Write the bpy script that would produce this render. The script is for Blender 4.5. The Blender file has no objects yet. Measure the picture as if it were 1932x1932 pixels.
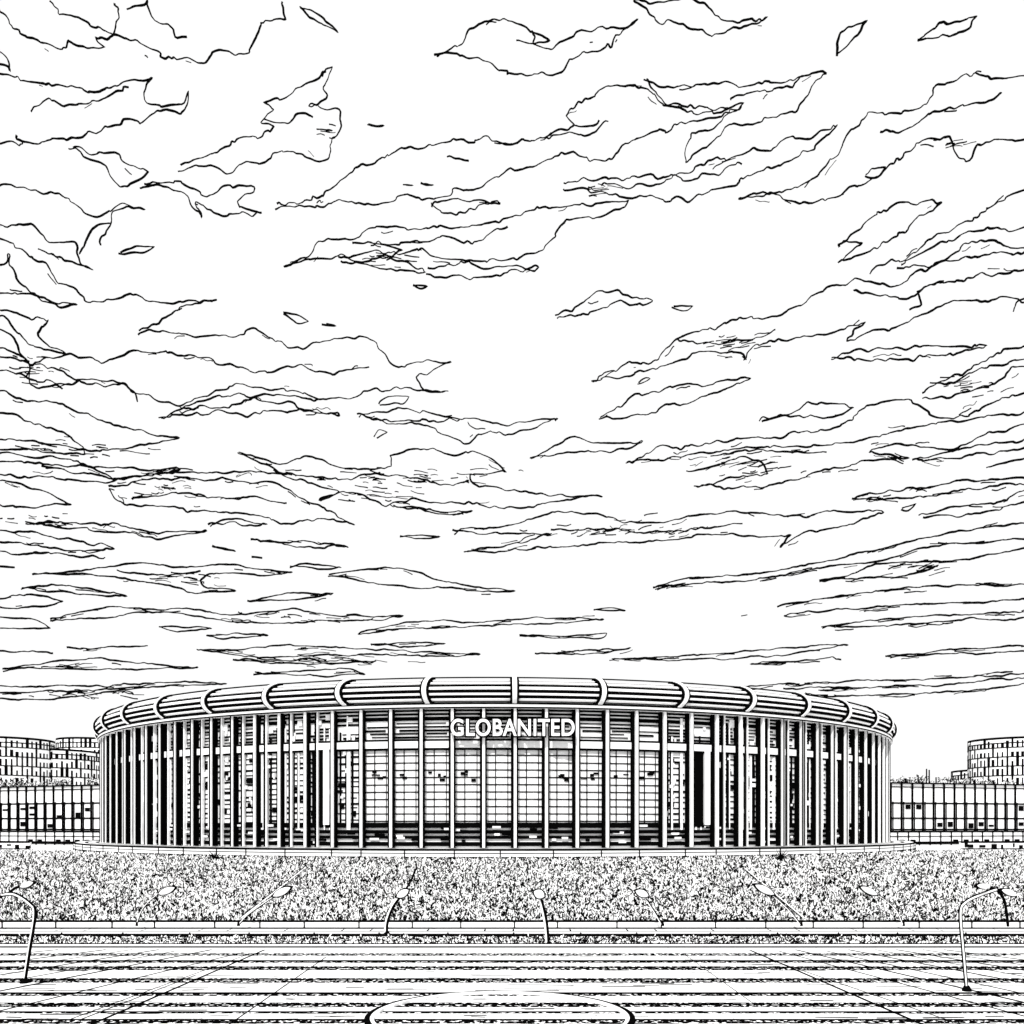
import bpy, math, random
import numpy as np
from mathutils import Vector
random.seed(7)
S=bpy.context.scene
S.view_settings.view_transform='Standard'; S.view_settings.look='None'; S.view_settings.exposure=0
CAMZ=8.8; F=1711.0
# ---------------- materials
def mat(name,col,rough=0.9,noise=None):
    m=bpy.data.materials.new(name); m.use_nodes=True
    nt=m.node_tree; b=nt.nodes['Principled BSDF']
    b.inputs['Roughness'].default_value=rough
    b.inputs['Specular IOR Level'].default_value=0.0
    tc=nt.nodes.new('ShaderNodeTexCoord'); mp=nt.nodes.new('ShaderNodeMapping')
    nz=nt.nodes.new('ShaderNodeTexNoise'); cr=nt.nodes.new('ShaderNodeValToRGB')
    nt.links.new(tc.outputs['Object'],mp.inputs[0]); nt.links.new(mp.outputs[0],nz.inputs['Vector'])
    nt.links.new(nz.outputs['Fac'],cr.inputs[0]); nt.links.new(cr.outputs[0],b.inputs['Base Color'])
    if noise:
        sc,det,lo,hi,c2=noise
        mp.inputs['Scale'].default_value=sc; nz.inputs['Scale'].default_value=1; nz.inputs['Detail'].default_value=det
        e=cr.color_ramp.elements
        e[0].position=lo; e[0].color=(*c2,1); e[1].position=hi; e[1].color=(*col,1)
    else:
        nz.inputs['Scale'].default_value=0.7
        e=cr.color_ramp.elements
        e[0].position=.3; e[0].color=(*[c*.97 for c in col],1); e[1].position=.7; e[1].color=(*col,1)
    return m
W3=(.94,.94,.94); K3=(.002,.002,.002)
WHITE=mat('white_painted',W3); BLACK=mat('black_ink',K3)
PAVE=mat('pale_paving',W3,noise=((3.5,2.5,1),3,.285,.30,K3))
SPECK=mat('speckled_gravel',W3,noise=((5,3,1),3,.50,.52,K3))
SPECK2=mat('speckled_joint',W3,noise=((4,3.2,1),3,.555,.575,K3))
MATS=[WHITE,BLACK,PAVE,SPECK,SPECK2]
class MB:
    def __init__(s): s.v=[];s.f=[];s.m=[]
    def box(s,c,size,rz=0,m=0):
        ca,sa=math.cos(rz),math.sin(rz); n=len(s.v)
        for dz in(-.5,.5):
            for dx,dy in((-.5,-.5),(.5,-.5),(.5,.5),(-.5,.5)):
                x,y=dx*size[0],dy*size[1]
                s.v.append((c[0]+x*ca-y*sa,c[1]+x*sa+y*ca,c[2]+dz*size[2]))
        for f in((0,3,2,1),(4,5,6,7),(0,1,5,4),(1,2,6,5),(2,3,7,6),(3,0,4,7)):
            s.f.append(tuple(n+i for i in f)); s.m.append(m)
    def pbox(s,C,phi,r0,r1,w,z0,z1,m=0):
        r=(r0+r1)/2
        s.box((C[0]+r*math.sin(phi),C[1]-r*math.cos(phi),(z0+z1)/2),(w,abs(r1-r0),z1-z0),phi,m)
    def lathe(s,C,prof,n=240,m=0,a0=0,a1=2*math.pi):
        full=abs(a1-a0-2*math.pi)<1e-6; k=n if full else n+1; b=len(s.v)
        for i in range(k):
            a=a0+(a1-a0)*i/n
            for r,z in prof: s.v.append((C[0]+r*math.sin(a),C[1]-r*math.cos(a),z))
        p=len(prof)
        for i in range(n):
            j=(i+1)%k
            for q in range(p-1):
                s.f.append((b+i*p+q,b+j*p+q,b+j*p+q+1,b+i*p+q+1)); s.m.append(m)
    def quad(s,pts,m=0):
        n=len(s.v); s.v+=pts; s.f.append(tuple(range(n,n+len(pts)))); s.m.append(m)
    def obj(s,name,parent=None):
        me=bpy.data.meshes.new(name); me.from_pydata(s.v,[],s.f)
        for m in MATS: me.materials.append(m)
        me.polygons.foreach_set('material_index',s.m); me.update()
        o=bpy.data.objects.new(name,me); S.collection.objects.link(o)
        if parent: o.parent=parent
        return o
def empty(name):
    o=bpy.data.objects.new(name,None); S.collection.objects.link(o); return o
def tube(name,lines,rad,m,parent=None,radii=None,res=0):
    cu=bpy.data.curves.new(name,'CURVE'); cu.dimensions='3D'; cu.bevel_depth=rad; cu.bevel_resolution=res; cu.use_fill_caps=True
    for k,l in enumerate(lines):
        sp=cu.splines.new('POLY'); sp.points.add(len(l)-1)
        sp.points.foreach_set('co',[c for p in l for c in (p[0],p[1],p[2],1)])
        if radii: sp.points.foreach_set('radius',radii[k])
    cu.materials.append(m)
    o=bpy.data.objects.new(name,cu); S.collection.objects.link(o)
    if parent:o.parent=parent
    return o

# ---------------- terrain
C=(-3.2,201.6)
def gz(x,y):
    if y<77.8: return 0.0
    if y<114: return .5+4.0*(y-77.8)/36.2
    return 4.5
g=MB()
ys=[-300,-50,0,30,50,65,77.7,77.8,84,90,96,102,108,114,130,200,400,1000,3000,9000]
xs=[-9000,-2000,-500,-200,-100,-50,0,50,100,200,500,2000,9000]
for y in ys:
    for x in xs: g.v.append((x,y,gz(x,y)))
nx=len(xs)
for j in range(len(ys)-1):
    for i in range(nx-1):
        a=j*nx+i; g.f.append((a,a+1,a+nx+1,a+nx)); g.m.append(3 if 77.7<=ys[j]<130 else 0)
g.obj('ground')
def dep(y): return CAMZ*F/(y-1558)
def GX(px,d): return (px-966)/F*d

# ---------------- plaza paving
p=MB()
L=4e-3
p.quad([(-400,20,L),(400,20,L),(400,65.6,L),(-400,65.6,L)],2)
for y,h,m in[(1801,5,4),(1813,3,1),(1815,4,4),(1827,8,4),(1826,2,1),(1850,9,4),(1848,2,1),(1874,3.5,1),(1877,5,4),(1896,9,4),(1895,2,1),(1909,2,1),(1911,3,4),(1927,9,4),(1924,2.5,1)]:
    d0,d1=dep(y+h/2),dep(y-h/2); zz_=2*L+(.002 if m==1 else 0)
    p.quad([(-400,d0,zz_),(400,d0,zz_),(400,d1,zz_),(-400,d1,zz_)],m)
def strip(x0,y0,x1,y1,w,m=1,z=4*L):
    dx,dy=x1-x0,y1-y0; l=math.hypot(dx,dy); nx_,ny_=-dy/l*w/2,dx/l*w/2
    p.quad([(x0+nx_,y0+ny_,z),(x1+nx_,y1+ny_,z),(x1-nx_,y1-ny_,z),(x0-nx_,y0-ny_,z)],m)
def gl(a,b,w,m=1,z=4*L):
    d0,d1=dep(a[1]),dep(b[1]); strip(GX(a[0],d0),d0,GX(b[0],d1),d1,w,m,z)
fan=[((500,1792),(110,1960),.20),((470,1800),(60,1950),.10),((615,1806),(430,1935),.09),((1415,1793),(1790,1955),.20),((1290,1800),(1430,1900),.06),
    ((1500,1792),(1990,1905),.24),((1600,1792),(2000,1868),.26),((1690,1792),(2000,1842),.28),((1780,1792),(2000,1820),.28),((1470,1795),(1960,1925),.15),
    ((400,1792),(-50,1880),.26),((300,1792),(-50,1848),.26),((200,1792),(-50,1824),.28),((460,1797),(-30,1915),.16),((110,1792),(-50,1808),.26),((370,1840),(150,1925),.09),
    ((1560,1795),(1990,1888),.15),((330,1795),(-50,1864),.15),((250,1792),(-50,1836),.15),((1740,1792),(2000,1832),.16),((1650,1792),(2000,1855),.14),((1450,1810),(1860,1950),.08)]
for k,(a,b,w) in enumerate(fan): gl(a,b,w,1,4*L+k*.0008)
for i in range(300):
    yy=random.uniform(1800,1935); xx=random.uniform(-40,1975); d=dep(yy); x=GX(xx,d)
    l=random.uniform(.3,2.6); strip(x,d,x+l,d+random.uniform(-.12,.12),random.uniform(.05,.16),1,4*L+.02+i*1e-5)
p.obj('plaza_pavement')
# circular kerb ring
r=MB(); RC=(-.55,41.6)
r.lathe(RC,[(6.15,L*2),(6.15,.13),(6.03,.15),(5.90,.15),(5.90,L*2)],120,1)
r.lathe(RC,[(5.90,.14),(5.72,.14),(5.72,L*2)],120,0)
r.obj('circular_kerb')
# kerb + planting strip + retaining walls
k=MB()
k.box((0,65.8,.09),(800,.35,.18),0,0); k.box((0,65.5,.04),(800,.2,.10),0,1); k.box((0,66.2,.09),(800,.45,.22),0,1)
k.box((0,72.6,.15),(800,.5,.30),0,0); k.box((0,72.2,.10),(800,.2,.2),0,1);k.box((0,73.05,.15),(800,.3,.33),0,1)
for i in range(-40,41): k.box((i*5.2+random.uniform(-.5,.5),72.34,.15),(.12,.05,.31),0,1)
for i in range(-30,31): k.quad([(i*4+.8*(i%3),73.3,L),(i*4+.15+.8*(i%3),73.3,L),(i*4+.2+.8*(i%3),77.2,L),(i*4+.05+.8*(i%3),77.2,L)],1)
k.obj('kerb')
w=MB()
w.box((0,77.6,.3),(800,.4,.6),0,0); w.box((0,77.38,.05),(800,.06,.16),0,1); w.box((0,77.6,.63),(800,.5,.10),0,1)
w.box((0,78.0,.62),(800,.3,.12),0,1)
for i in range(-60,61): w.box((i*4.3+random.uniform(-.6,.6),77.37,.3),(.11,.06,.6),0,1)
w.obj('retaining_wall')

# ---------------- vegetation scatter
def tufts(name,pts,size,wid,stand=.8,pw=0):
    v=[];f=[];m=[]
    for (x,y,z) in pts:
        a=random.uniform(0,2*math.pi); l=size*random.uniform(.5,1.4); wd=wid*random.uniform(.6,1.3)
        tilt=random.uniform(-1.3,1.3)
        px,pz=math.sin(tilt),abs(math.cos(tilt))*stand
        ca,sa=math.cos(a),math.sin(a)*.35
        bx=random.uniform(-.5,.5)
        P=[(0,0),(px*.5*l+bx*l*.5,pz*.5*l),(px*l,pz*l*.9)]
        n=len(v)
        for q,(u,h) in enumerate(P):
            ww=wd*(1 if q<2 else .6)/2
            tx,tz=(pz,-px)
            v.append((x+u*ca+tx*ww,y+u*sa,z+h+tz*ww)); v.append((x+u*ca-tx*ww,y+u*sa+.01,z+h-tz*ww))
        mi=0 if random.random()<pw else 1
        f.append((n,n+2,n+3,n+1)); f.append((n+2,n+4,n+5,n+3)); m+=[mi,mi]
    o=MB(); o.v=v;o.f=f;o.m=m; return o.obj(name)
pts=[]
while len(pts)<85000:
    u=random.random(); y=78+u**1.15*75
    x=random.uniform(-.62,.62)*y
    if math.hypot(x-C[0],y-C[1])<85.8: continue
    if y>118 and random.random()<.4: continue
    pts.append((x,y,gz(x,y)))
tufts('grass',pts,.48,.14,pw=.46)
pts=[(random.uniform(-.62,.62)*70,random.uniform(66.8,72),.0) for _ in range(6500)]
tufts('planting_strip',pts,.3,.1,pw=.1)

# ---------------- arena
A=empty('arena')
zb,zt=5.85,24.8; PH0=math.radians(2.5)
f=MB()
f.lathe(C,[(79.3,zb-1),(79.3,zt+1)],240,0)
def zz(y): return CAMZ+(1558-y)*120.6/F
def xof(phi):
    X=C[0]+80*math.sin(phi);Y=C[1]-80*math.cos(phi); return 966+X/Y*F
RG=lambda a:math.radians(random.uniform(-a,a))
for i in range(-34,34):
    phi=PH0+math.radians(3*(i+.5)); x=xof(phi)
    W=4.19; ai=abs(i+.5)
    side=ai>5
    for y0,y1 in((1333,1339),(1342,1346),(1349,1356)) : f.pbox(C,phi,79.25,79.42,W,zz(y1),zz(y0),1)
    for q in range(5):
        y0=1360+q*6.5
        if random.random()<.85: f.pbox(C,phi+RG(.4),79.25,79.44,W*random.uniform(.6,1),zz(y0+random.choice((2,3,4))),zz(y0),1)
    f.pbox(C,phi,79.25,79.75,W,zz(1409),zz(1396),0)
    f.pbox(C,phi,79.25,79.72,W,zz(1413),zz(1409),1); f.pbox(C,phi,79.25,79.72,W,zz(1396),zz(1392),1)
    y=1422
    while y<1552:
        t=2.2 if not side else random.choice((2,2.5,4))
        ww=W if not side else W*random.choice((1,1,.8,.6))
        f.pbox(C,phi+(RG(.3) if side else 0),79.25,79.40,ww,zz(y+t),zz(y),1)
        y+=14 if not side else random.uniform(8,14)
    f.pbox(C,phi-.4/80,79.25,79.43,.12 if not side else .22,zz(1552),zz(1409),1)
    if not side: f.pbox(C,phi+1.25/80,79.25,79.42,.09,zz(1552),zz(1409),1)
    if side:
        for q in range(3): f.pbox(C,phi+RG(1.1),79.25,79.5,random.uniform(.12,.3),zz(1552),zz(random.uniform(1335,1450)),1)
        for q in range(2): f.pbox(C,phi+RG(1.1),79.25,79.56,random.uniform(.15,.4),zz(1570),zz(random.uniform(1335,1420)),0)
        for q in range(6):
            y0=random.uniform(1415,1530); f.pbox(C,phi+RG(1),79.2,79.47+q*.004,random.uniform(.3,1.2),zz(y0+random.uniform(3,14)),zz(y0),1)
        for q in range(7):
            y0=random.uniform(1340,1530); f.pbox(C,phi+RG(1),79.2,79.60+q*.004,random.uniform(.2,.8),zz(y0+random.uniform(3,12)),zz(y0),0)
    if 1<ai<5:
        for q in range(5 if ai!=3.5 else 2):
            y0=1451+random.uniform(0,18); f.pbox(C,phi+RG(.8),79.2,79.47+q*.004,random.uniform(.3,.9),zz(y0+random.uniform(2,6)),zz(y0),1)
    if abs(x-595)<22 or abs(x-1325)<22:
        f.pbox(C,phi-.006,79.3,79.65,1.7,zz(1560),zz(1412),1); f.pbox(C,phi+.012,79.3,79.85,.9,zz(1556),zz(1400),0)
    for y0,y1 in((1552,1562),(1566,1573),(1577,1583),(1589,1597)):
        f.pbox(C,phi,79.25,79.55+(y0-1552)*.001,W,zz(y1),zz(y0),1)
    for q in range(3): 
        y0=random.uniform(1555,1590); f.pbox(C,phi+RG(1),79.3,79.66+q*.004,random.uniform(.4,1.6),zz(y0+4),zz(y0),random.choice((0,1)))
f.obj('facade',A)
fn=MB()
for i in range(-36,37):
    phi=PH0+math.radians(3*i)
    fn.pbox(C,phi,79.4,80.05,.84,zb,zt,1)
    fn.pbox(C,phi+.12/80,80.05,80.5,.36,zb,zt,0)
    fn.pbox(C,phi+.30/80,80.1,80.3,.46,zb,zt,1)
    if abs(i)>6:
        fn.pbox(C,phi+math.radians(1.0),79.5,79.9,.2,zb,zt,1); fn.pbox(C,phi+math.radians(1.25),79.5,79.95,.2,zb,zt,0)
    if abs(i)>9:
        fn.pbox(C,phi,80.5,80.62,.16,zb,zt,1)
fn.obj('vertical_fins',A)
# roof ring
rr=MB(); RCc,RCz=79.75,26.8
def rp(a,rad): return (RCc+rad*math.cos(a),RCz+rad*math.sin(a))
rr.lathe(C,[rp(math.radians(a),1.5) for a in range(-100,111,15)],240,1)
for a,t in((-74,.18),(-48,.30),(-18,.26),(10,.34),(38,.28),(64,.3)):
    a=math.radians(a); c=rp(a,1.62)
    n=(math.cos(a),math.sin(a)); tt=(-n[1],n[0]); h=t/2
    rr.lathe(C,[(c[0]+n[0]*u+tt[0]*v,c[1]+n[1]*u+tt[1]*v) for u,v in((-.14,-h),(.05,-h),(.05,h),(-.14,h))],240,0)
rr.lathe(C,[(79,zt-.3),(80.9,zt-.3),(80.95,zt+.35),(80.3,zt+.5)],240,0)
rr.lathe(C,[(80.93,zt-.34),(80.97,zt-.14)],240,1)
rr.lathe(C,[(80.99,zt+.18),(80.99,zt+.45)],240,1)
rr.lathe(C,[rp(math.radians(98),1.9),rp(math.radians(84),2.0),rp(math.radians(72),1.9)],240,1)
rr.lathe(C,[(80,28.45),(60,28.9),(30,28.5),(0,28.0)],120,0)
rr.obj('roof_ring',A)
br=MB()
def arcband(phi,w,r0,r1,a0,a1,m,lean=0):
    n=12
    for i in range(n):
        qs=[]
        for rad in(r0,r1):
            for s in(-1,1):
                for j in(i,i+1):
                    a=math.radians(a0+(a1-a0)*j/n); rr_,z=rp(a,rad)
                    off=lean*(math.cos(a)-.3)
                    ph=phi+(s*w/2+off)/80
                    qs.append((C[0]+rr_*math.sin(ph),C[1]-rr_*math.cos(ph),z))
        b=len(br.v); br.v+=qs
        for q in((0,1,3,2),(4,6,7,5),(0,4,5,1),(2,3,7,6),(0,2,6,4),(1,5,7,3)):
            br.f.append(tuple(b+t for t in q)); br.m.append(m)
for i in range(-14,15):
    phi=PH0+math.radians(8.05*i); ln_=1.7*max(-1,min(1,i/2.0))
    arcband(phi,1.15,1.5,2.00,-76,80,1,ln_)
    arcband(phi,.58,1.6,2.12,-70,70,0,ln_)
br.obj('roof_brackets',A)
# podium
pd=MB()
pd.lathe(C,[(78,5.75),(84.9,5.75),(84.9,4.2)],240,0)
pd.lathe(C,[(84.96,5.58),(84.98,5.8),(84.6,5.81)],240,1)
pd.lathe(C,[(84.94,5.30),(84.94,5.2)],240,1)
pd.lathe(C,[(85.0,4.80),(85.0,4.4)],240,1)
pd.lathe(C,[(80.7,5.76),(81.3,5.76)],240,1); pd.lathe(C,[(82.5,5.765),(83.1,5.765)],240,1)
for i in range(-22,22): pd.pbox(C,math.radians(i*4+1.5+random.uniform(-.8,.8)),84.8,84.98,.14,4.4,5.75,1)
pd.obj('podium',A)
# sign
def text(name,off,ypos,m,ext):
    cu=bpy.data.curves.new(name,'FONT'); cu.body='GLOBANITED'; cu.align_x='CENTER'; cu.align_y='CENTER'
    cu.size=3.1; cu.extrude=ext; cu.offset=off; cu.space_character=1.06; cu.materials.append(m)
    o=bpy.data.objects.new(name,cu); S.collection.objects.link(o); o.parent=A
    o.rotation_euler=(math.radians(90),0,0); o.location=(.08,ypos,zz(1375)); return o
t1=text('sign_letters',.055,C[1]-81.45,WHITE,.12); t2=text('sign_letter_edges',.25,C[1]-81.2,BLACK,.08)
bpy.context.view_layer.update()
wd=t1.dimensions.x; sc=16.4/max(wd,.1)
t1.scale=(sc,1,1); t2.scale=(sc,1,1)

# ---------------- round background blocks
def round_building(name,cx,cy,rad,z0,z1,floors,cols):
    E=empty(name); b=MB()
    b.lathe((cx,cy),[(rad,z0),(rad,z1),(rad-.6,z1+.4),(0,z1+.5)],96,0)
    b.lathe((cx,cy),[(rad+.08,z1-.1),(rad+.08,z1+.5)],96,1)
    b.lathe((cx,cy),[(rad+.1,z1-1.3),(rad+.1,z1-1.0)],96,1)
    b.obj('walls',E); q=MB(); fh=(z1-z0)/floors
    for fl in range(floors):
        zf=z0+fl*fh
        q.lathe((cx,cy),[(rad+.14,zf),(rad+.14,zf+.3)],96,1)
        for c in range(cols):
            a=2*math.pi*c/cols
            q.pbox((cx,cy),a,rad-.1,rad+.1,rad*2*math.pi/cols*random.choice((.3,.4,.6)),zf+.3,zf+fh*random.choice((.6,.8,1)),1)
    q.obj('windows',E)
def at(px,d): return (px-966)/F*d
def zd(y,d): return CAMZ+(1558-y)*d/F
round_building('round_office_building',at(10,262),262,12.8,4.5,zd(1392,250),11,60)
round_building('round_office_building',at(95,275),275,14,4.5,zd(1414,261),10,64)
round_building('round_office_building',at(175,290),290,10.5,4.5,zd(1393,279),11,52)
round_building('round_office_building',at(1912,262),262,11.8,4.5,zd(1392,250),11,60)
round_building('round_office_building',at(1885,290),290,13.8,4.5,zd(1452,277),8,60)
# low glazed halls
def hall(name,x0,y0,x1,y1,zt0):
    E=empty(name); b=MB()
    l=math.hypot(x1-x0,y1-y0); a=math.atan2(y1-y0,x1-x0); n=max(1,int(l/2.6)); nx_,ny_=math.sin(a),-math.cos(a)
    def P(t,out): return (x0+(x1-x0)*t+nx_*out,y0+(y1-y0)*t+ny_*out)
    c=P(.5,-4); b.box((*c,(zt0+4.5)/2),(l,8,zt0-4.5),a,0)
    c=P(.5,1.0); b.box((*c,6.1),(l,2.2,3.2),a,0)
    b.obj('walls',E); q=MB()
    q.box((*P(.5,.1),zt0+.05),(l,.5,.3),a,1); q.box((*P(.5,.1),zt0-.75),(l,.3,.22),a,1)
    for z in(8.0,10.4,13.6): q.box((*P(.5,.08),z),(l,.2,.34),a,1)
    q.box((*P(.5,2.2),7.6),(l,.2,.36),a,1); q.box((*P(.5,2.2),6.6),(l,.2,.18),a,1);q.box((*P(.5,2.2),5.2),(l,.3,.6),a,1)
    for i in range(n+1):
        t=i/n
        q.box((*P(t,.12),(zt0+7.7)/2),(.40,.25,zt0-7.7),a,1)
        if i<n:
            q.box((*P(t+.2/n,.12),(13.9+7.7)/2),(.18,.2,6.2),a,1)
            for zc in(9.1,11.0,12.5):
                if random.random()<.22: q.box((*P(t+.6/n,.11),zc+random.uniform(-.3,.3)),(1.2,.2,random.uniform(.3,1.2)),a,1)
        q.box((*P(t,2.2),6.1),(.2,.2,2.8),a,1)
        if random.random()<.6: q.box((*P(min(1,t+.4/n),2.25),5.7),(1.2,.2,.4),a,1)
    q.obj('window_grid',E)
hall('exhibition_hall',-124,206,-84,190,zd(1482,192))
hall('exhibition_hall',77,190,124,204,zd(1478,192))
an=MB()
for px,yt in((1736,1462),(1752,1450),(1757,1452),(1770,1466),(1712,1468)): an.box((at(px,205),206,(zd(yt,205)+10)/2),(.22,.22,zd(yt,205)-10),0,1)
an.obj('roof_antennas')
lw=MB()
for s in(-1,1):
    x0=80 if s>0 else 86
    lw.box((s*(x0+40),162,5.2),(80,.6,1.3),0,0); lw.box((s*(x0+40),161.65,5.85),(80,.1,.2),0,1); lw.box((s*(x0+40),161.66,4.7),(80,.1,.2),0,1)
    for i in range(46): lw.box((s*(x0+i*1.7+random.uniform(0,1)),161.6,5.0+random.uniform(0,.4)),(random.uniform(.2,1.2),.1,random.uniform(.3,.9)),0,1)
lw.obj('garden_wall')
pts=[]
for s,xa,xb in((-1,84,130),(1,82,125)):
    for c in range(34):
        cx=s*random.uniform(xa,xb); rr0=random.uniform(1.0,1.9); cy=214; cz=zd(1473,214)+random.uniform(-.9,.3)-.03*(abs(cx)-xa)
        for _ in range(110):
            v=Vector((random.gauss(0,1),random.gauss(0,1),random.gauss(0,.8))); v=v.normalized()*rr0*random.random()**.4
            pts.append((cx+v.x*1.4,cy+v.y,cz+v.z))
dt=tufts('distant_trees',pts,.6,.2,pw=.3)
tr=MB()
for s in(-1,1):
    for c in range(12): tr.box((s*(86+c*3.6),214.5,11),(.3,.3,13),0,1)
tr.obj('trunks',dt)
def plant(px,py):
    d=113.6; x=at(px,d); z=gz(x,d); ls=[];rs=[]
    for i in range(13):
        a=math.radians(-75+150*i/12); l=random.uniform(.9,1.5)
        ls.append([(x,d,z),(x+math.sin(a)*l*.5,d-.1,z+math.cos(a)*l*.6),(x+math.sin(a)*l,d-.3,z+math.cos(a)*l)]); rs.append([1,.8,.2])
    tube('yucca_plant',ls,.07,BLACK,None,rs)
plant(405,1615); plant(1473,1612)

# ---------------- street lamps
def leaf_head(c,dirx,dirz,l,w_,parent,name='lamp_head'):
    b=MB(); d=Vector((dirx,0,dirz)).normalized(); u=Vector((-d.z,0,d.x))
    for mi,sc_,yo in((1,1.0,0),(0,.76,-.2)):
        rows=[]
        for j in range(9):
            t=j/8; r_=math.sin(math.pi*min(1,max(0,t)))**.7*w_/2*sc_+.01
            cc=Vector(c)+d*(t-.5)*l*sc_+Vector((0,yo,0)); ring=[]
            for k_ in range(8):
                a=2*math.pi*k_/8; ring.append(tuple(cc+u*math.cos(a)*r_+Vector((0,1,0))*math.sin(a)*min(r_,.12)))
            rows.append(ring)
        base=len(b.v)
        for rg in rows:b.v+=rg
        for j in range(8):
            for k_ in range(8):
                b.f.append((base+j*8+k_,base+j*8+(k_+1)%8,base+(j+1)*8+(k_+1)%8,base+(j+1)*8+k_)); b.m.append(mi)
    b.obj(name,parent)
def smooth(pts,n=6):
    out=[]
    P=[Vector(q) for q in pts]; P=[P[0]]+P+[P[-1]]
    for i in range(1,len(P)-2):
        for k_ in range(n):
            t=k_/n; a,b,c,d=P[i-1],P[i],P[i+1],P[i+2]
            out.append(tuple(.5*((2*b)+(c-a)*t+(2*a-5*b+4*c-d)*t*t+(3*b-a-3*c+d)*t**3)))
    out.append(tuple(P[-2])); return out
def lamp(d,line,heads,rad,extra=None,halo=False):
    E=empty('street_lamp')
    l=[(at(x,d),d,zd(y,d)) for x,y in line]; l=smooth(l)
    tube('pole',[l],rad,BLACK,E,res=2)
    tube('pole_white_strip',[[(q[0]-rad*(1.1 if halo else .2),q[1]-rad*(.3 if halo else .62),q[2]) for q in l]],rad*(.7 if halo else .5),WHITE,E,res=1)  # white strip added along the black pole so it stands out, no real channel
    if extra:
        for e in extra: tube('arm',[smooth([(at(x,d),d,zd(y,d)) for x,y in e])],rad*.7,BLACK,E,res=2)
    for (x,y,dx,dz,L_,w_) in heads: leaf_head((at(x,d),d-.25,zd(y,d)),dx,dz,L_,w_,E)
    b=MB(); x,y=line[0]; b.lathe((at(x,d),d),[(rad*2.2,zd(y,d)-.05),(rad*2.2,zd(y,d)+.1),(rad*1.2,zd(y,d)+.3)],12,1); b.obj('base',E)
lamp(dep(1855),[(46,1855),(56,1790),(66,1724),(58,1706),(30,1688),(8,1688),(-6,1694)],[(-4,1693,-1,-.2,.8,.32),(58,1668,1,.35,1.0,.36)],.11,[[(14,1688),(28,1676),(44,1671)]])
lamp(dep(1870),[(1824,1870),(1817,1790),(1812,1722),(1822,1702),(1850,1688),(1880,1678)],[(1896,1683,1,-.35,1.1,.36),(1848,1671,1,-.1,.9,.34)],.11,[[(1880,1678),(1895,1700),(1902,1748)]])
lamp(66.4,[(1035,1784),(1031,1740),(1022,1700),(1016,1686)],[(1017,1686,1,-.5,1.1,.8)],.12,None,True)
lamp(72.2,[(730,1764),(731,1740),(742,1710),(757,1690)],[(761,1685,1,.6,1.4,.7)],.12,[[(762,1684),(776,1660),(784,1640)]],True)
for ln,hd,rd in(([(1250,1746),(1240,1728),(1222,1700),(1212,1688)],(1210,1685,1,-.4,1.5,.75),.07),
    ([(450,1746),(470,1725),(505,1700),(525,1688)],(534,1682,1,.5,2.1,.7),.06),
    ([(258,1746),(270,1715),(295,1690),(312,1684)],(318,1680,1,.4,1.9,.65),.05),
    ([(1512,1746),(1490,1718),(1462,1692),(1445,1681)],(1440,1678,1,-.5,2.3,.7),.06),
    ([(1705,1746),(1690,1715),(1662,1692),(1645,1684)],(1636,1680,1,-.45,2.0,.6),.05)):
    lamp(76.6,ln,[hd],rd,None,True)
sl=MB()
for (xa,ya,xb,yb) in((572,106,450,78.2),(1400,106,1512,78.2)):
    for o_,wd_,m_ in((0,.16,1),(.16,.16,0)):
        X0=at(xa,ya)+o_;X1=at(xb,yb)+o_
        sl.quad([(X0,ya,gz(0,ya)+.30),(X0+wd_,ya,gz(0,ya)+.30),(X1+wd_,yb,gz(0,yb)+.30),(X1,yb,gz(0,yb)+.30)],m_)
sl.obj('slope_kerb')

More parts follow.
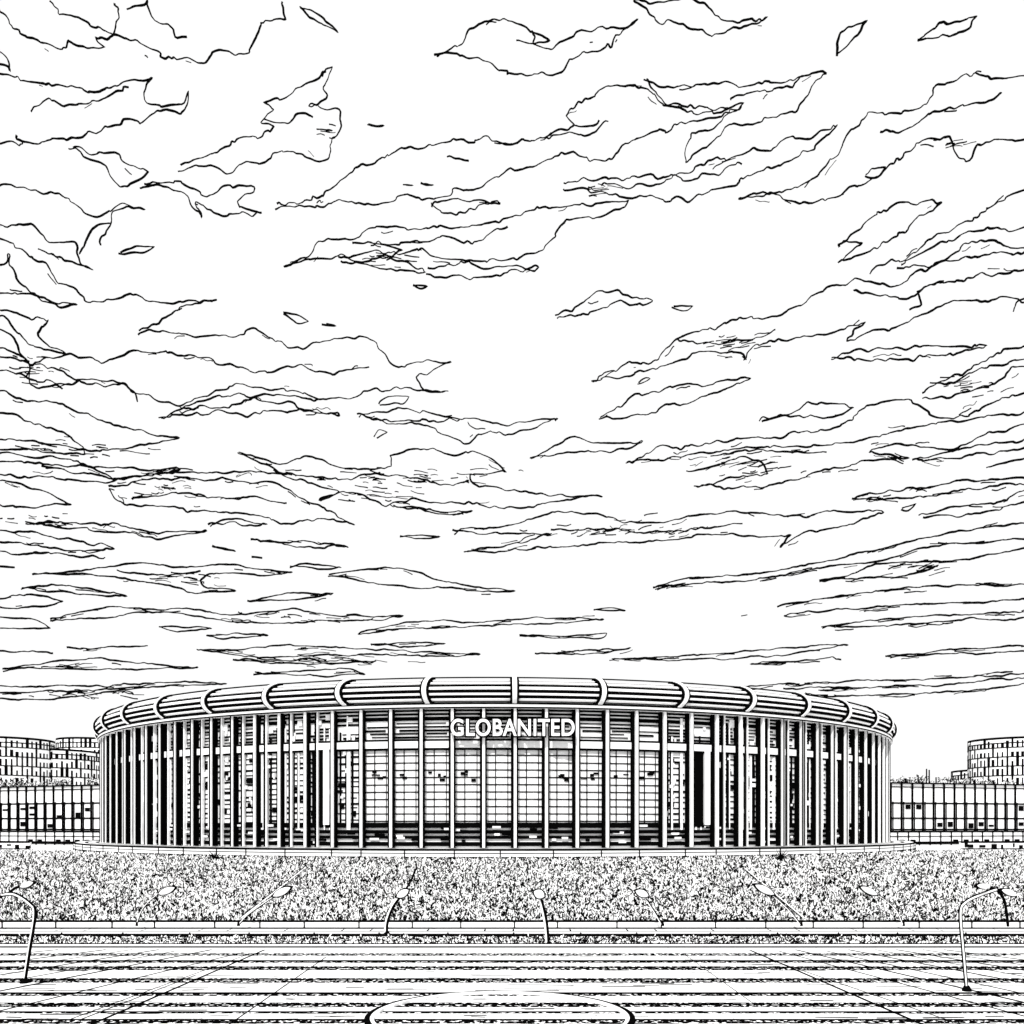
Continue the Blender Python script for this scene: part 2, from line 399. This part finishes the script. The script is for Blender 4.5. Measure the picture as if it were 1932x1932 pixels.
# ---------------- clouds
T="""0,22 20,50 45,70 90,85 110,92 130,70 160,92 190,90 175,70 215,65 230,35 215,5
210,60 250,75 290,95 300,112 350,110 385,118 410,100 450,100 475,90 490,50 490,35 540,30 530,0
235,12 262,15 270,5 300,40 330,60 350,72
95,0 120,22 165,45 210,58
565,12 600,25 638,58 610,48 580,30 565,12
0,95 20,135 0,120
0,148 60,152 100,162 150,170 200,165 287,148 272,165 270,185 290,192 345,195 358,178 350,198 310,210 250,235 180,245 110,262 50,262 30,248 45,270 0,268
55,203 100,192 140,195 200,185 240,165
133,282 170,290 200,290 220,290 245,305 275,330 260,345 230,350 205,330 180,305 133,282
335,316 380,303 405,285 430,270 460,258 490,262 520,238 495,232 515,205 498,192 540,175 590,155 620,125 612,160 615,180 580,210 625,210 640,235 622,262 620,290 600,300 570,290 520,290 500,305 460,310 430,325 400,315 335,316
500,225 540,235 560,215 590,218
695,233 725,238 712,240 695,233
268,353 300,345 345,342 390,365 430,345 470,350 475,365 450,375 460,395 495,408 440,400 410,405 370,380 378,415 350,375 310,360 268,353
0,350 50,358 110,365 150,385 185,402 230,388 270,392 210,400 205,430 190,445 192,462
0,425 60,430 100,455 135,460 150,490 175,506 130,498 90,480 75,465
160,455 150,480 180,430 210,420
225,478 250,468 292,465 265,480 225,478
0,450 30,465 60,490 80,500 110,530 150,550 175,572 240,560 300,568 412,568 350,575 325,595 270,620
0,500 15,480 25,510 45,540 90,570 145,580 100,568 60,555 0,550
260,630 300,622 350,630 430,635 470,625 520,640 560,658 620,640 700,640 720,660 750,690 790,680 850,680 785,710 800,730 845,745 790,740 760,728 720,740 690,740 620,755 560,735 520,735 460,725 410,740 340,760 290,755 250,735 200,715 150,710 100,700 60,690 0,672
60,685 150,670 200,682 255,660 330,665 400,680 480,702 560,690 610,700 690,695
535,590 560,595 585,608 560,608 535,590
610,612 632,616 615,612
300,790 340,775 410,765 500,755 560,768 645,783 560,778 480,780 400,775 300,790
340,770 430,745 520,748 600,752
675,780 720,778 780,778 850,788 960,800 1052,793 980,815 920,815 880,835 840,825 810,808 740,800 675,780
700,790 770,790 830,795 870,792
715,762 730,750 772,748 755,762 715,762
705,825 715,812 730,815 710,825
1002,862 1050,840 1090,825 1130,835 1215,832 1170,850 1130,855 1080,855 1002,862
452,853 500,865 530,875 580,860 640,880 700,885 740,880 735,860 790,845 860,860 900,855 958,885 930,890 890,895 900,915 980,925 1040,935 1135,935 1060,940 1000,955 920,955 830,945 760,945 725,955 700,940 640,930 600,945 640,925 590,915 540,900 515,880 452,853
515,885 580,900 640,905 700,895 760,900 830,915 890,905
740,955 800,960 890,965 830,970 740,955
205,920 260,908 330,905 400,905 460,908 520,915 560,935 620,965 668,992 600,980 540,985 480,970 400,965 330,955 240,950 205,920
210,905 300,895 400,893 480,890 560,898
250,935 320,930 400,938 470,935 540,950
48,988 100,985 170,990 220,990 290,1005 390,1003 300,1015 240,1005 170,1000 48,988
475,1017 530,1020 590,1020 660,1030 580,1030 475,1017
755,1012 790,1009 828,1012 790,1015 755,1012
392,992 430,980 505,988 450,990 392,992
60,1082 120,1080 200,1070 270,1062 340,1070 420,1065 480,1072 550,1080 480,1085 400,1080 380,1095 390,1108 445,1115 370,1118 330,1108 260,1095 190,1085 60,1082
220,1078 300,1085 380,1078
620,1085 680,1075 760,1072 820,1092 880,1105 970,1115 900,1115 840,1108 760,1108 700,1098 620,1085
468,1135 540,1120 630,1120 560,1130 468,1135
95,1170 150,1155 220,1145 290,1150 370,1150 430,1160 540,1150 640,1162 760,1163 680,1170 600,1170 500,1175 400,1168 300,1155 200,1165 95,1170
300,1180 400,1185 330,1190 300,1180
675,1195 740,1180 820,1172 900,1175 1020,1165 1140,1168 1040,1175 900,1182 800,1185 675,1195
980,1200 1060,1200 1145,1195 1120,1205 980,1200
370,1225 450,1225 520,1218 600,1220 680,1225 780,1228 905,1235 800,1238 650,1235 500,1240 370,1225
390,1200 450,1195 505,1198 430,1205 390,1200
700,1215 780,1212 840,1216 760,1222 700,1215
440,1245 560,1245 710,1248 560,1252 440,1245
1010,1233 1080,1230 1190,1222 1130,1233 1010,1233
5,1262 100,1250 200,1245 300,1255 375,1262 250,1262 5,1262
0,1295 100,1295 200,1295 280,1288 428,1290 300,1295 200,1305 100,1318 0,1318
0,1307 90,1304 180,1302 260,1297
480,1270 560,1265 640,1262 690,1270 600,1275 480,1270
823,108 870,85 880,60 910,45 980,42 1005,65 1010,85 1050,88 1100,62 1150,48 1198,43 1160,70 1150,90 1110,98 1080,115 1060,135 1000,138 950,132 920,110 870,100 823,108
975,75 1005,78 1035,72 1000,55
1195,0 1240,5 1320,10 1370,35 1420,40 1450,35 1400,55 1350,65 1300,50 1250,35 1220,25 1195,0
1580,102 1590,60 1637,35 1610,75 1580,102
1732,78 1770,50 1842,28 1800,62 1732,78
515,390 560,380 600,375 640,345 690,315 740,285 800,275 860,262 920,260 1000,268 1060,245 1085,235 1065,220 1120,175 1180,160 1215,165 1250,195 1310,215 1370,205 1400,192 1360,215 1290,235 1230,248 1180,270 1150,300 1110,305 1060,290 1000,315 930,335 870,360 820,375 760,370 700,385 640,385 580,395 515,390
1030,265 1070,245 1110,250 1145,225
1080,240 1120,238 1130,228
840,300 865,297 885,300
1215,155 1260,165 1330,158 1400,160 1470,155 1520,145 1557,137 1530,165 1515,190 1480,210 1430,225 1380,240 1340,270 1295,298 1300,260 1350,235 1400,200
1215,155 1240,185 1300,200 1370,205
1370,180 1430,172 1480,165 1520,150
1067,352 1120,338 1180,330 1240,335 1300,320 1350,300 1430,285 1500,260 1580,238 1550,270 1500,300 1430,325 1380,350 1320,365 1270,380 1200,372 1140,365 1067,352
1130,345 1190,348 1250,340 1310,335 1400,305
1390,373 1450,365 1500,355 1550,320 1600,260 1640,215 1700,210 1740,195 1770,165 1830,140 1880,150 1932,145
1390,373 1460,370 1500,385 1560,375 1620,350 1680,310 1740,270 1790,260 1800,290 1830,303 1860,270 1932,262
1660,250 1720,235 1760,215 1830,195 1890,180
1630,330 1650,318 1670,315 1655,330 1630,330
1578,465 1620,430 1660,395 1710,380 1775,377 1740,405 1700,440 1650,465 1578,497 1630,455 1578,465
1640,515 1700,485 1760,450 1830,410 1932,360
1700,500 1780,455 1850,435 1932,435
1690,505 1770,495 1820,465 1870,455 1932,470
1115,720 1180,690 1230,680 1270,640 1330,620 1400,605 1480,590 1550,550 1610,530 1690,535 1740,510 1800,490 1932,475
1115,720 1200,705 1260,685 1320,670 1390,665 1405,678 1430,650 1500,635 1580,628 1635,605 1600,640 1680,620 1760,585 1830,565 1932,560
1280,640 1340,650 1390,640 1460,625
1610,545 1700,560 1750,548 1800,530 1860,520 1932,510
1720,585 1740,575 1730,550 1780,530
1048,598 1090,575 1140,553 1230,568 1170,575 1110,592 1048,598
1270,578 1308,577 1290,585 1270,578
1570,678 1620,662 1680,655 1750,655 1858,653 1790,665 1700,675 1570,678
1130,788 1180,760 1240,735 1320,725 1415,712 1350,740 1270,765 1200,782 1130,788
1205,722 1220,712 1228,712 1205,722
1435,793 1500,780 1540,763 1610,770 1570,785 1500,785 1435,793
1180,870 1260,845 1340,835 1420,828 1500,820 1590,800 1630,770 1700,755 1730,770 1800,790 1870,760 1932,740
1180,870 1260,865 1350,850 1440,845 1560,840 1650,825 1760,800 1932,780
1310,915 1380,905 1450,890 1430,870 1390,865 1340,880 1295,890
1310,915 1420,918 1500,905 1560,885 1640,870 1715,865 1640,850 1700,840 1800,845 1932,800
1340,860 1400,850 1480,855 1560,855
1725,868 1790,850 1932,830
1725,868 1820,862 1932,845
1860,882 1932,865
855,1003 940,995 1000,980 1060,965 1120,970 1190,985 1260,985 1320,970 1400,965 1480,975 1560,965 1668,965 1600,990 1520,1005 1470,1030 1490,1010 1400,1010 1320,1010 1250,1020 1150,1025 1060,1030 960,1040 875,1043 950,1030 1040,1010 960,1005 855,1003
1040,1000 1120,995 1200,1003 1300,1000 1400,990
1232,1108 1300,1090 1400,1085 1500,1070 1600,1050 1720,1020 1800,1005 1932,985
1232,1108 1320,1100 1420,1095 1550,1070 1650,1060 1760,1030 1850,1025 1932,1015
1545,1095 1600,1085 1660,1065 1740,1060 1820,1055 1932,1035
1545,1097 1640,1090 1720,1085 1770,1065
1465,1145 1550,1130 1650,1115 1780,1105 1932,1105
1480,1160 1600,1150 1740,1140 1932,1130
1550,1183 1650,1170 1800,1160 1932,1155
1550,1185 1700,1180 1820,1168 1932,1165
1155,1243 1280,1238 1400,1228 1600,1215 1480,1235 1320,1245 1155,1243
1415,1252 1590,1243
1415,1253 1500,1248
1670,1238 1800,1225 1932,1218
1670,1240 1800,1233 1932,1228
1370,1300 1480,1290 1600,1285 1760,1280 1932,1270
1520,1308 1600,1312 1800,1305 1932,1290
1480,1300 1650,1295 1800,1290 1932,1280
1610,942 1700,925 1800,910 1932,900
1610,942 1720,938 1830,922 1932,912
1738,975 1800,955 1880,950 1932,925
1738,975 1830,970 1932,950
1740,748 1790,715 1850,690 1932,655
1740,748 1790,745 1870,725 1932,690
1760,718 1800,722 1850,700 1932,680
1910,590 1932,565
1700,960 1730,950 1715,962 1700,960
810,385 860,375 940,380 880,398 830,400 810,385
535,500 580,485 610,455 660,448 700,430 760,432 820,425 880,428 960,410 1020,395 1100,388 1183,382 1130,405 1070,420 1040,455 990,480 930,490 860,490 780,475 730,475 700,490 640,480 580,495 535,500
640,490 700,475 760,492 800,515 750,510 690,505 640,490
808,512 870,498 930,505 1015,505 960,518 880,525 808,512
665,455 720,460 760,470 730,490
700,455 760,458 830,450 900,452 960,430
780,538 808,540 795,543 780,538
0,580 50,600 95,600 70,630 90,650 125,668 60,650 0,600
0,620 40,665 60,690 50,710
0,655 50,680 60,720 110,735
0,740 50,755 100,760 180,790 250,810 340,830 270,840 190,850 100,840 0,825
0,780 60,795 120,815 160,855 80,850 0,845
0,700 80,718 180,725 250,735 265,760
0,870 80,875 160,880 230,885 340,885 260,900 160,905 0,895
0,855 70,862 140,870 220,905 160,890 80,882
0,905 60,920 130,952 60,955 0,950
0,1000 90,1010 215,1035 120,1035 0,1020
0,1040 100,1045 200,1050
0,1130 60,1120 120,1135 60,1145 0,1145
0,1165 60,1168 95,1185 0,1185
125,1222 200,1220 280,1220
0,1228 50,1230 100,1232
40,1110 120,1105 240,1125 160,1120 40,1110
400,1028 445,1040 420,1035 400,1028
475,1050 495,1052
545,1068 600,1065 645,1070 600,1072 545,1068
0,1068 28,1070
1120,1150 1150,1147 1180,1152 1150,1153 1120,1150
1398,1163 1410,1160
760,350 780,352 765,351
795,348 820,348 808,352 795,348
1215,970 1240,967"""
def outline(pl,amp):
    def seg(a,b,c,d,t):
        return tuple(.5*((2*b[k])+(c[k]-a[k])*t+(2*a[k]-5*b[k]+4*c[k]-d[k])*t*t+(3*b[k]-a[k]-3*c[k]+d[k])*t**3) for k in(0,1))
    n=len(pl); sharp=[False]*n
    for i in range(1,n-1):
        u=(pl[i][0]-pl[i-1][0],pl[i][1]-pl[i-1][1]); v=(pl[i+1][0]-pl[i][0],pl[i+1][1]-pl[i][1])
        if u[0]*v[0]+u[1]*v[1]<.25*math.hypot(*u)*math.hypot(*v): sharp[i]=True
    out=[]
    for i in range(n-1):
        b,c=pl[i],pl[i+1]; a=b if(i==0 or sharp[i]) else pl[i-1]; d=c if(i+1==n-1 or sharp[i+1]) else pl[i+2]
        m=max(2,int(math.hypot(c[0]-b[0],c[1]-b[1])/3.2))
        for k in range(m): out.append(seg(a,b,c,d,k/m))
    out.append(pl[-1])
    N=len(out); off=np.zeros(N); ox=np.zeros(N)
    for wl,am in((11,1.0),(5.5,.8),(2.4,.5)):
        kn=int(N/wl)+3; kv=np.random.default_rng(random.randrange(10**6)).normal(0,1,(2,kn))
        xs_=np.arange(N)/wl; i0=xs_.astype(int); t=xs_-i0; t=t*t*(3-2*t)
        off+=am*(kv[0][i0]*(1-t)+kv[0][i0+1]*t); ox+=am*.8*(kv[1][i0]*(1-t)+kv[1][i0+1]*t)
    return [(p[0]+ox[j]*amp,p[1]+off[j]*amp) for j,p in enumerate(out)]
DOME=3200
def sky(x,y):
    v=Vector(((x-966)/F,1,(1558-y)/F)).normalized()*DOME; return (v.x,v.y,v.z+CAMZ)
lines=[];rad=[]
def add(pl,amp,w0):
    q=outline(pl,amp); n=len(q); ph=random.uniform(0,6)
    lines.append([sky(*a) for a in q])
    rad.append([w0*(.85+.25*math.sin(ph+i*.21)+random.uniform(-.1,.1)) for i in range(n)])
for ln in T.split('\n'):
    pl=[tuple(float(c) for c in t.split(',')) for t in ln.split()]
    ym=sum(a[1] for a in pl)/len(pl); closed=pl[0]==pl[-1]
    amp=3.2 if ym<450 else 2.6 if ym<800 else 1.8 if ym<1050 else 1.0
    xs_=[a[0] for a in pl]; w_=max(xs_)-min(xs_)
    if w_<100: amp*=.5
    if pl[-1][0]>=1932: pl.append((2060,pl[-1][1]+random.uniform(-40,5)))
    if pl[-1][0]<=0: pl.append((-120,pl[-1][1]-15))
    if pl[0][0]<=0: pl.insert(0,(-120,pl[0][1]-12))
    add(pl,amp,1.0 if ym<1150 else .9)
    if w_>110:
        for _ in range(int(w_/(45 if ym>850 else 120))):
            j=random.randrange(len(pl)-1); a,b=pl[j],pl[j+1]; t=random.random()*.6
            ox,oy=random.uniform(-12,12),random.uniform(4,10)*(1 if j<len(pl)/2 else -1)*(1 if ym<900 else .5)
            s_=min(1-t,random.uniform(.15,.45))
            A1=(a[0]+(b[0]-a[0])*t+ox,a[1]+(b[1]-a[1])*t+oy); B1=(a[0]+(b[0]-a[0])*(t+s_)+ox,a[1]+(b[1]-a[1])*(t+s_)+oy)
            add([A1,B1],amp*1.1,.6)
# knots of fine broken shading inside the denser clouds
for cx,cy,w_,h_,n in((740,900,150,30,34),(700,940,90,14,20),(1400,885,70,22,24),(1360,655,60,18,16),(1160,1005,150,14,26),(130,845,110,20,20),(270,915,90,25,20),(330,1090,80,14,16),
    (1820,730,60,20,16),(590,1240,130,14,22),(150,1312,110,7,16),(1120,360,30,8,6),(720,485,80,16,14),(610,250,22,22,8),(1700,1075,110,14,16),(1640,940,40,8,6),(80,980,80,12,14),(560,1165,150,8,16),(40,690,50,35,14),(1790,270,22,14,6)):
    for _ in range(n):
        x=cx+random.gauss(0,.5)*w_; y=cy+random.gauss(0,.5)*h_; l=random.uniform(8,34); sl_=(-.25 if x>1000 else .12)*random.uniform(.2,1.4)
        add([(x,y),(x+l*.5,y+l*.5*sl_+random.uniform(-2,2)),(x+l,y+l*sl_)],.9,.62)
tube('clouds',lines,3.3,BLACK,None,rad)

# ---------------- light
wld=bpy.data.worlds.new('World'); S.world=wld; wld.use_nodes=True; nt=wld.node_tree
bg=nt.nodes['Background']; st=nt.nodes.new('ShaderNodeTexSky'); st.sky_type='NISHITA'; st.sun_disc=False
EL,AZ=math.radians(45),math.radians(192)
st.sun_elevation=EL; st.sun_rotation=AZ
bw=nt.nodes.new('ShaderNodeRGBToBW'); mx=nt.nodes.new('ShaderNodeMath'); mx.operation='MAXIMUM'; mx.inputs[1].default_value=10.2
nt.links.new(st.outputs[0],bw.inputs[0]); nt.links.new(bw.outputs[0],mx.inputs[0]); nt.links.new(mx.outputs[0],bg.inputs['Color'])
bg.inputs['Strength'].default_value=.1
sd=bpy.data.lights.new('sun','SUN'); sd.energy=3.6; sd.angle=math.radians(.5); sd.color=(1,.99,.98)
so=bpy.data.objects.new('sun',sd); S.collection.objects.link(so)
dv=Vector((math.sin(AZ)*math.cos(EL),math.cos(AZ)*math.cos(EL),math.sin(EL)))
so.rotation_euler=dv.to_track_quat('Z','Y').to_euler()
# ---------------- camera
cd=bpy.data.cameras.new('camera'); cd.sensor_width=36; cd.lens=36*F/1932; cd.shift_y=(1558-966)/1932; cd.clip_end=20000; cd.clip_start=.1
co=bpy.data.objects.new('camera',cd); S.collection.objects.link(co); co.location=(0,0,CAMZ); co.rotation_euler=(math.radians(90),0,0)
S.camera=co
